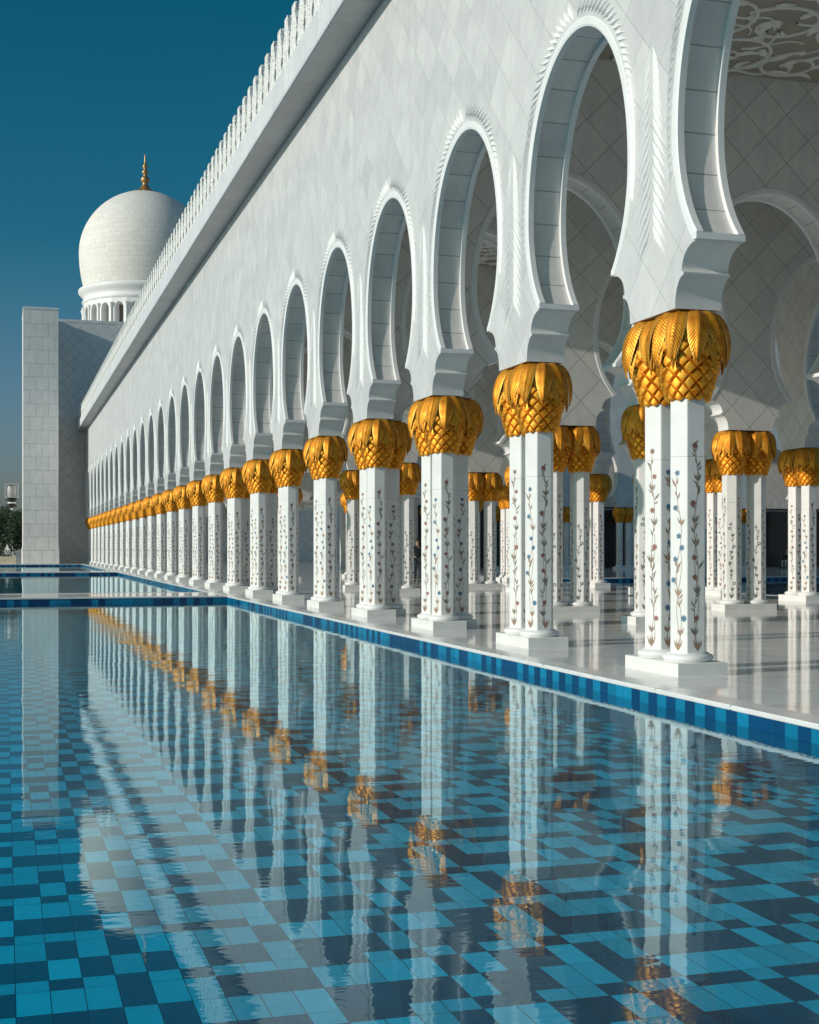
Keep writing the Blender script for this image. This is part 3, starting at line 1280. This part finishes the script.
# ------------------------------------------------------------------ end wall, tower slab, dome
hall = empty('end_hall', (4.4, YEND, 0))
tag(hall, 'tall plain marble hall wall closing the far end of the arcade', 'hall')
mb = MB()
mb.box(0.003, 36.0, 0.0, 40.0, -0.3, 21.95)
mb.build('wall', M['end_diamond'], hall)
mb = MB()
mb.box(0.0, 36.01, -0.02, 40.01, 21.953, 22.22)
mb.build('parapet', M['slab'], hall)
# raised frame of the blind niche
mb = MB()
for a, b, c, d in ((0.30, 0.42, 0.0, 7.0), (1.15, 1.27, 0.0, 7.0), (0.15, 1.45, 7.003, 7.12), (0.25, 1.32, 6.72, 6.84)):
    mb.box(a, b, -0.12 if c < 6 else -0.16, -0.002, c, d)
mb.build('niche_frame', M['trim'], hall)

slab = empty('tower_slab', (1.5, 120.6, 0))
tag(slab, 'tall pale grey marble slab tower at the end of the pools', 'tower')
mb = MB()
mb.box(0, 2.93, 0, 6.8, 0.0, 21.95)
mb.build('wall', M['slab'], slab)
mb = MB()
mb.box(-0.06, 2.99, -0.06, 6.8, -0.01, 1.35)
mb.build('base_course', M['slab'], slab)
mb = MB()
mb.box(-0.03, 2.96, -0.03, 6.83, 21.953, 22.12)
mb.build('coping', M['trim'], slab)

DX, DY = 17.75, 181.0
dome = empty('domed_drum', (DX, DY, 0))
tag(dome, 'huge white dome with a gold finial on an arcaded drum above the hall', 'dome')
mb = MB()
mb.lathe([(11.5, -0.3), (11.5, 27.0), (10.4, 27.3), (10.4, 28.7), (8.4, 28.8), (8.4, 29.7), (7.0, 29.75)], 40, smooth=False)
mb.build('base', M['slab'], dome)
# arcaded drum: facets with an arched opening
NF = 24
RD = 7.9
fw = 2 * RD * math.tan(PI / NF)


def facet():
    mb = MB()
    hw = fw * 0.30
    z0, zs, zt = 29.7, 31.8, 33.5
    arch = [(-hw, z0), (-hw, zs)] + [(-hw * math.cos(PI * i / 10), zs + hw * 1.25 * math.sin(PI * i / 10)) for i in range(1, 10)] + [(hw, zs), (hw, z0)]
    poly = [(-fw / 2, z0)] + arch + [(fw / 2, z0), (fw / 2, zt), (-fw / 2, zt)]
    tri = tessellate_polygon([[Vector((u, z, 0)) for u, z in poly]])
    mb.add([(RD, u, z) for u, z in poly], tri)
    vs = [(r, u, z) for u, z in arch for r in (RD, RD - 0.9)]
    mb.add(vs, [(2 * i, 2 * i + 1, 2 * i + 3, 2 * i + 2) for i in range(len(arch) - 1)], 0)
    return mb


fm = facet()
mb = MB()
for i in range(NF):
    a = 2 * PI * i / NF
    ca, sa = math.cos(a), math.sin(a)
    mb.add([(x * ca - y * sa, x * sa + y * ca, z) for x, y, z in fm.v], fm.f)
mb.lathe([(RD - 0.9, 29.7), (RD - 0.9, 33.5)], 48)
mb.build('drum_wall', M['trim'], dome)
wm = MB()
wm.box(RD - 0.93, RD - 0.84, -0.32, 0.32, 30.0, 32.3)
me_dwin = wm.mesh('window', N('drum_window').set((0.10, 0.075, 0.055), 0.3))
pm = MB()
pm.lathe([(0.22, 29.7), (0.22, 30.0), (0.15, 30.1), (0.14, 31.9), (0.24, 32.2), (0.30, 32.5)], 10, RD + 0.12, 0)
me_dcol = pm.mesh('drum_column', M['trim'])
for i in range(NF):
    o = place('window', me_dwin, dome, None, 2 * PI * i / NF)
    o = place('drum_column', me_dcol, dome, None, 2 * PI * (i + 0.5) / NF)
mb = MB()
mb.lathe([(RD, 33.05), (8.05, 33.15), (8.15, 33.35), (8.10, 33.50), (7.95, 33.58), (7.95, 33.95), (8.25, 34.25), (8.55, 34.55), (8.62, 34.80), (8.55, 35.00), (8.35, 35.12), (8.0, 35.25)], 72)
mb.build('ring_cornice', M['trim'], dome)
prof = []
RDM = 8.52
for i in range(37):
    t = i / 36
    if t < 0.25:
        q = 1 - t / 0.25
        prof.append((RDM * (1 - 0.075 * q * q), 40.0 - 4.85 * q))
    else:
        a = (t - 0.25) / 0.75 * PI / 2
        prof.append((max(0.25, RDM * math.cos(a) ** 1.0), 40.0 + 8.35 * math.sin(a) ** 1.05))


def dome_shell(prof):
    mb = MB()
    n = 96
    vs, uvs, fs = [], [], []
    L = 0
    for k, (r, z) in enumerate(prof):
        if k:
            L += math.hypot(r - prof[k - 1][0], z - prof[k - 1][1])
        for i in range(n + 1):
            a = 2 * PI * i / n
            vs.append((r * math.cos(a), r * math.sin(a), z))
            uvs.append((i / n * 2 * PI * RDM, L))
    for k in range(len(prof) - 1):
        for i in range(n):
            b = k * (n + 1) + i
            fs.append((b, b + 1, b + n + 2, b + n + 1))
    mb.add(vs, fs, 0, True, uvs)
    return mb


dome_shell(prof).build('shell', M['dome'], dome)
mb = MB()
mb.lathe([(2.1, 47.7), (2.38, 47.86), (2.38, 48.06), (1.9, 48.16), (1.2, 48.42), (0.7, 48.85), (0.42, 49.25), (0.30, 49.5), (0.48, 49.7), (0.60, 50.0), (0.50, 50.3), (0.24, 50.45), (0.22, 50.65),
          (0.40, 50.85), (0.43, 51.05), (0.22, 51.3), (0.18, 51.45), (0.33, 51.65), (0.32, 51.85), (0.14, 52.1), (0.11, 52.5), (0.13, 52.65), (0.03, 53.4)], 20)
mb.build('finial', M['finial_gold'], dome)

# ------------------------------------------------------------------ far arcade across the court pool
YF = 80.0
far = empty('far_arcade', (38.5, YF, 0))
tag(far, 'distant shaded white arcade across the court pool, glimpsed between columns', 'arcade building')


def T_far(u, d, z):
    return (u, d, z)


mb = MB()
for k in range(-4, 8):
    wall_bay(mb, S, k * S, 19.0, -0.28, 0.28, T_far)
mb.build('front_wall', [M['diamond'], M['block'], M['marble']], far)
mb = MB()
mb.box(-4 * S, 8 * S, 6.0, 6.4, -0.01, 19.0)
mb.build('back_wall', M['inner_diamond'], far)
mb = MB()
mb.box(-4 * S, 8 * S, -0.9, 6.5, 19.003, 19.6)
mb.build('roof', M['cornice'], far)
for k in range(-4, 8):
    mb = MB()
    mb.box(k * S + 1.0, k * S + 3.0, 5.9, 5.996, 0.0, 4.0)
    d = mb.build('door', M['glass'], far)
    mb = MB()
    mb.box(k * S + 0.9, k * S + 0.998, 5.86, 5.99, 0.0, 4.1)
    mb.box(k * S + 3.002, k * S + 3.1, 5.86, 5.99, 0.0, 4.1)
    mb.box(k * S + 0.9, k * S + 3.1, 5.86, 5.99, 4.103, 4.2)
    mb.build('frame', M['dark_metal'], d)
for k in range(-3, 6):
    n = k + 4
    add_col('twin', 38.5 + k * S, YF, PI / 2, f'{ORD[n]} tiny twin column along the far arcade, beyond the court pool', 'far')

# ------------------------------------------------------------------ people
def skin_body(name, joints, edges, mat, parent):
    me = bpy.data.meshes.new(name)
    me.from_pydata([j[:3] for j in joints], edges, [])
    o = place(name, me, parent)
    md = o.modifiers.new('Skin', 'SKIN')
    if not me.skin_vertices:
        bpy.context.view_layer.objects.active = o
        me.attributes  # touch
    if me.skin_vertices:
        for sv, j in zip(me.skin_vertices[0].data, joints):
            sv.radius = (j[3], j[4] if len(j) > 4 else j[3])
        me.skin_vertices[0].data[0].use_root = True
    s = o.modifiers.new('Subdivision', 'SUBSURF')
    s.levels = s.render_levels = 2
    me.materials.append(mat)
    # freeze to a plain mesh
    dg = bpy.context.evaluated_depsgraph_get()
    ev = bpy.data.meshes.new_from_object(o.evaluated_get(dg))
    o.modifiers.clear()
    o.data = ev
    for p in ev.polygons:
        p.use_smooth = True
    return o


def person(loc, rz, label, seated, trouser):
    root = empty('person', loc, rz)
    tag(root, label, 'person')
    # faces -Y locally
    h = -0.42 if seated else 0.0
    # body: pelvis, torso, neck, head, arms, hands, legs, feet as one surface
    if seated:
        legs = [(-0.10, -0.02, 0.47), (-0.13, -0.42, 0.50), (-0.12, -0.44, 0.09), (-0.12, -0.56, 0.05)]
    else:
        legs = [(-0.10, 0, 0.90), (-0.11, -0.05, 0.49), (-0.11, 0.03, 0.09), (-0.13, -0.12, 0.05)]
    J = [(0, 0, 0.96 + h, 0.13, 0.10), (0, 0.01, 1.15 + h, 0.125, 0.095), (0, 0.0, 1.36 + h, 0.15, 0.10), (0, 0, 1.48 + h, 0.055), (0, -0.01, 1.56 + h, 0.055),
         (0, -0.02, 1.66 + h, 0.085, 0.10), (0, -0.015, 1.76 + h, 0.07, 0.085)]
    E = [(0, 1), (1, 2), (2, 3), (3, 4), (4, 5), (5, 6)]
    for s in (-1, 1):
        b = len(J)
        J += [(0.19 * s, 0, 1.40 + h, 0.058), (0.25 * s, 0.03, 1.13 + h, 0.042), (0.27 * s, -0.06, 0.90 + h, 0.030), (0.27 * s, -0.09, 0.82 + h, 0.036, 0.02)]
        E += [(2, b), (b, b + 1), (b + 1, b + 2), (b + 2, b + 3)]
        for q in range(4):     # fingers
            J.append((0.27 * s + (q - 1.5) * 0.016, -0.105 - 0.004 * q, 0.745 + 0.008 * abs(q - 1.5) + h, 0.0085))
            E.append((b + 3, len(J) - 1))
        J.append((0.245 * s, -0.125, 0.80 + h, 0.009))
        E.append((b + 3, len(J) - 1))
        b = len(J)
        rad = [(0.085,), (0.058,), (0.042,), (0.045, 0.035)]
        for (lx, ly, lz), r in zip(legs, rad):
            J.append((lx * -s, ly, lz, *r))
        E += [(0, b), (b, b + 1), (b + 1, b + 2), (b + 2, b + 3)]
    body = skin_body('body', J, E, M['skin'], root)
    # face: nose, ears, hair
    mb = MB()
    mb.add([(0, -0.145, 1.645 + h), (-0.016, -0.11, 1.64 + h), (0.016, -0.11, 1.64 + h), (0, -0.112, 1.69 + h)], [(0, 1, 2), (0, 2, 3), (0, 3, 1)])
    for s in (-1, 1):
        mb.add([(0.085 * s, -0.01, 1.64 + h), (0.10 * s, 0.01, 1.66 + h), (0.085 * s, 0.015, 1.69 + h), (0.08 * s, -0.02, 1.69 + h)], [(0, 1, 2, 3)])
    mb.build('face', M['skin'], body)
    mb = MB()
    mb.lathe([(0.101, 1.66 + h), (0.105, 1.70 + h), (0.096, 1.76 + h), (0.07, 1.815 + h), (0.0, 1.84 + h)], 16, 0, 0.012)
    mb.build('hair', M['hair'], body)
    # jacket
    J = [(0, 0, 0.92 + h, 0.165, 0.125), (0, 0.01, 1.14 + h, 0.165, 0.125), (0, 0.0, 1.37 + h, 0.18, 0.125), (0, 0, 1.475 + h, 0.075)]
    E = [(0, 1), (1, 2), (2, 3)]
    for s in (-1, 1):
        b = len(J)
        J += [(0.20 * s, 0, 1.405 + h, 0.078), (0.258 * s, 0.03, 1.13 + h, 0.060), (0.272 * s, -0.055, 0.92 + h, 0.045)]
        E += [(2, b), (b, b + 1), (b + 1, b + 2)]
    skin_body('jacket', J, E, M['jacket'], root)
    J = [(0, 0, 0.94 + h, 0.15, 0.12)]
    E = []
    for s in (-1, 1):
        b = len(J)
        for (lx, ly, lz), r in zip(legs[:3], (0.10, 0.075, 0.062)):
            J.append((lx * -s, ly, lz, r))
        E += [(0, b), (b, b + 1), (b + 1, b + 2)]
    skin_body('trousers', J, E, trouser, root)
    for s in (-1, 1):
        fx, fy = legs[3][0] * -s, legs[3][1]
        sh = MB()
        ring = [(-0.045, 0.17), (0.045, 0.17), (0.052, 0.03), (0.048, -0.07), (0.02, -0.11), (-0.02, -0.11), (-0.048, -0.07), (-0.052, 0.03)]
        n = len(ring)
        vs = [(fx + a, fy + b, 0.0) for a, b in ring] + [(fx + a * 0.85, fy + b * 0.92, 0.065 if b < 0.05 else 0.10) for a, b in ring]
        sh.add(vs, [(i, (i + 1) % n, n + (i + 1) % n, n + i) for i in range(n)] + [list(range(n, 2 * n)), list(range(n))[::-1]], 0)
        sh.build('shoe', M['shoe'], root)
    return root


person((16.05, 52.4, 0.0), R(170), 'man in a black jacket standing with his back turned, between the columns', False, M['jeans'])
person((50.35, 79.62, 0.0), R(-60), 'tiny seated person in black beside a column of the far arcade', True, M['pale_cloth'])

# small white light box on the floor
box = empty('floor_light', (17.35, 35.6, 0))
tag(box, 'small white light box standing on the polished floor', 'floor light')
mb = MB()
mb.box(-0.05, 0.05, -0.05, 0.05, 0.022, 0.26)
mb.build('housing', M['white_paint'], box)
mb = MB()
mb.box(-0.07, 0.07, -0.07, 0.07, 0, 0.02)
mb.build('base', M['dark_metal'], box)
mb = MB()
mb.box(-0.052, 0.052, -0.052, 0.052, 0.263, 0.285)
mb.build('cap', M['dark_metal'], box)

# ------------------------------------------------------------------ planting beyond the pools
planter = empty('planter', (-13.0, 134.0, 0))
tag(planter, 'low sand coloured planter wall beyond the last pool', 'planter')
mb = MB()
mb.box(0, 14.0, 0, 0.4, -0.01, 0.55)
mb.box(0, 14.0, 3.6, 4.0, -0.01, 0.55)
mb.box(0, 0.4, 0.403, 3.597, -0.01, 0.55)
mb.box(13.6, 14.0, 0.403, 3.597, -0.01, 0.55)
mb.build('wall', M['stone'], planter)
mb = MB()
mb.box(0.4, 13.6, 0.4, 3.6, 0.0, 0.45)
mb.build('soil', M['bark'], planter)


def leaf_cloud(mb, c, r, n, size, mat, rnd):
    for _ in range(n):
        while True:
            p = Vector((rnd.uniform(-1, 1), rnd.uniform(-1, 1), rnd.uniform(-1, 1)))
            if 0.25 < p.length < 1:
                break
        q = Vector(c) + Vector((p.x * r[0], p.y * r[1], p.z * r[2]))
        d = Vector((rnd.gauss(0, 1), rnd.gauss(0, 1), rnd.gauss(0, 1))).normalized()
        e = d.orthogonal().normalized()
        f = d.cross(e)
        s = size * rnd.uniform(0.6, 1.3)
        mb.add([q + e * s, q + f * s * 0.5, q - e * s, q - f * s * 0.5], [(0, 1, 2, 3)], mat)


rnd = random.Random(21)
hedge = MB()
for i in range(28):
    leaf_cloud(hedge, (-12.4 + i * 0.48, 135.9, 0.80), (0.45, 0.9, 0.42), 90, 0.10, 0, rnd)
tag(hedge.build('hedge', M['leaf']), 'low dark hedge growing in the sand coloured planter', 'hedge')


def tree(loc, h, spread, seed, label):
    rn = random.Random(seed)
    root = empty('flowering_tree', loc)
    tag(root, label, 'tree', 'trees beyond the pools')
    mb = MB()
    mb.tube([(0, 0, -0.02), (0.08, 0.03, h * 0.25), (0.0, 0.1, h * 0.5), (0.1, 0, h * 0.75)], lambda t: 0.17 * (1 - 0.6 * t), 8)
    tops = []
    for i in range(7):
        a = 2 * PI * i / 7 + rn.uniform(-.3, .3)
        z0 = h * rn.uniform(0.25, 0.6)
        e = (math.cos(a) * spread * 0.7, math.sin(a) * spread * 0.7, z0 + h * rn.uniform(0.1, 0.3))
        mb.tube([(0.05, 0.05, z0), (e[0] * 0.5, e[1] * 0.5, z0 + 0.3), e], lambda t: 0.07 * (1 - 0.7 * t), 6)
        tops.append(e)
    mb.build('trunk', M['bark'], root)
    cr = MB()
    for i in range(40):
        a = rn.uniform(0, 2 * PI)
        rr_ = spread * rn.uniform(0.1, 1.0)
        z = h * rn.uniform(0.22, 0.93)
        k = 1.0 - 0.55 * max(0, z / h - 0.5)
        leaf_cloud(cr, (math.cos(a) * rr_ * k, math.sin(a) * rr_ * k, z), (0.8, 0.8, 0.65), 230, 0.13, 0, rn)
        if i % 3 == 0:
            leaf_cloud(cr, (math.cos(a) * rr_ * k, math.sin(a) * rr_ * k - 0.35, z), (0.6, 0.6, 0.5), 7, 0.11, 1, rn)
    cr.build('crown', [M['leaf'], M['blossom']], root)


tree((-0.6, 147.0, 0), 5.6, 2.0, 5, 'dark flowering tree with pale blossoms, beside the slab tower')
tree((-4.2, 149.0, 0), 5.5, 2.2, 8, 'dark bushy tree at the edge of the photograph, past the pools')
tree((1.9, 152.0, 0), 5.7, 1.7, 15, 'dark tree half hidden behind the slab tower')

ramp = MB()
ramp.add([(0, 0, 0.0), (1.5, 0, 0.0), (1.5, 0.3, 0.0), (0, 0.3, 0.0), (0.75, 0, 1.75), (0.75, 0.3, 1.75)],
         [(0, 1, 4), (2, 3, 5), (0, 4, 5, 3), (1, 2, 5, 4)])
o = ramp.build('pointed_wall', M['white_paint'])
o.location = (-0.55, 140.0, 0)
tag(o, 'small white pointed wall in front of the dark trees', 'wall', None, 'thing')

lamp = empty('lantern_tower', (0.75, 165.0, 0))
tag(lamp, 'slim white lantern tower with two dark bowls rising behind the trees', 'lantern tower')
mb = MB()
mb.lathe([(0.34, 0), (0.34, 0.4), (0.16, 0.6), (0.14, 6.0)], 14)
mb.build('post', M['white_paint'], lamp)
for z in (6.05, 6.75):
    mb = MB()
    mb.lathe([(0.2, z), (0.62, z + 0.12), (0.68, z + 0.26), (0.55, z + 0.42), (0.2, z + 0.46)], 20, cap_top=True)
    mb.build('bowl', M['dark_metal'], lamp)
mb = MB()
mb.lathe([(0.25, 6.51), (0.45, 6.55), (0.45, 6.70), (0.25, 6.74)], 16)
mb.build('collar', M['white_paint'], lamp)
mb = MB()
for sx in (-0.72, 0.72):
    for sy in (-0.72, 0.72):
        mb.box(sx - 0.07, sx + 0.07, sy - 0.07, sy + 0.07, 7.25, 8.75)
for z in (7.2, 8.753):
    mb.box(-0.8, 0.8, -0.8, 0.8, z, z + 0.11)
mb.build('frame', M['soffit'], lamp)  # white frame, greyed because its shade is put into the colour
mb = MB()
mb.lathe([(0.42, 7.32), (0.5, 7.6), (0.5, 8.4), (0.36, 8.74)], 16)
mb.build('lantern', M['soffit'], lamp)  # same painted shade as the frame around it

# ------------------------------------------------------------------ light, sky, camera
SUN_EL = R(19.5)
SUN_AZ = math.atan2(-0.15, -0.989)       # direction towards the sun in the XY plane
sd = Vector((math.cos(SUN_EL) * math.cos(SUN_AZ), math.cos(SUN_EL) * math.sin(SUN_AZ), math.sin(SUN_EL)))
sun = bpy.data.lights.new('sun', 'SUN')
sun.energy = 3.3
sun.angle = R(0.5)
sun.color = (1.0, 0.915, 0.835)
so = bpy.data.objects.new('sun', sun)
col.objects.link(so)
so.rotation_euler = sd.to_track_quat('Z', 'Y').to_euler()
so.location = (-30, -20, 40)

w = bpy.data.worlds.new('World')
scene.world = w
w.use_nodes = True
nt = w.node_tree
bg = nt.nodes['Background']
sky = nt.nodes.new('ShaderNodeTexSky')
sky.sky_type = 'NISHITA'
sky.sun_disc = False
sky.sun_elevation = SUN_EL
sky.sun_rotation = PI / 2 - SUN_AZ
sky.altitude = 10
sky.air_density = 1.0
sky.dust_density = 2.0
sky.ozone_density = 2.0
tc = nt.nodes.new('ShaderNodeTexCoord')
sep = nt.nodes.new('ShaderNodeSeparateXYZ')
nt.links.new(tc.outputs['Generated'], sep.inputs[0])
rmp = nt.nodes.new('ShaderNodeValToRGB')
els = rmp.color_ramp.elements
els.new(0.5)
els.new(0.5)
els.new(0.6)
for e, (p, c) in zip(els, ((0.0, (0.86, 0.99, 1.26)), (0.08, (0.62, 0.82, 1.04)), (0.22, (0.12, 0.66, 0.77)), (0.42, (0.015, 0.63, 0.65)), (0.72, (1.20, 1.20, 1.10)))):
    e.position = p
    e.color = (*c, 1)
nt.links.new(sep.outputs[2], rmp.inputs[0])
tint = nt.nodes.new('ShaderNodeMix')
tint.data_type = 'RGBA'
tint.blend_type = 'MULTIPLY'
tint.inputs['Factor'].default_value = 1.0
nt.links.new(rmp.outputs[0], tint.inputs[7])
nt.links.new(sky.outputs[0], tint.inputs[6])
nt.links.new(tint.outputs[2], bg.inputs[0])
bg.inputs[1].default_value = 0.085

cam = bpy.data.cameras.new('camera')
cam.sensor_fit = 'AUTO'
cam.sensor_width = 36.0
cam.lens = 1350.0 / 1024.0 * 36.0
cam.shift_y = 35.5 / 1024.0
cam.clip_end = 12000
cam.clip_start = 0.05
co = bpy.data.objects.new('camera', cam)
col.objects.link(co)
co.location = (0, 0, 1.4)
co.rotation_euler = (PI / 2, 0, -R(16.68))
scene.camera = co

vs = scene.view_settings
vs.view_transform = 'Standard'
vs.look = 'None'
vs.exposure = -0.02
vs.gamma = 1.0
vs.use_curve_mapping = False
scene.render.engine = 'CYCLES'
cy = scene.cycles
cy.max_bounces = 10
cy.diffuse_bounces = 7
cy.glossy_bounces = 4
cy.transparent_max_bounces = 8
cy.caustics_reflective = False
cy.caustics_refractive = False
cy.sample_clamp_indirect = 6.0
cy.use_denoising = True
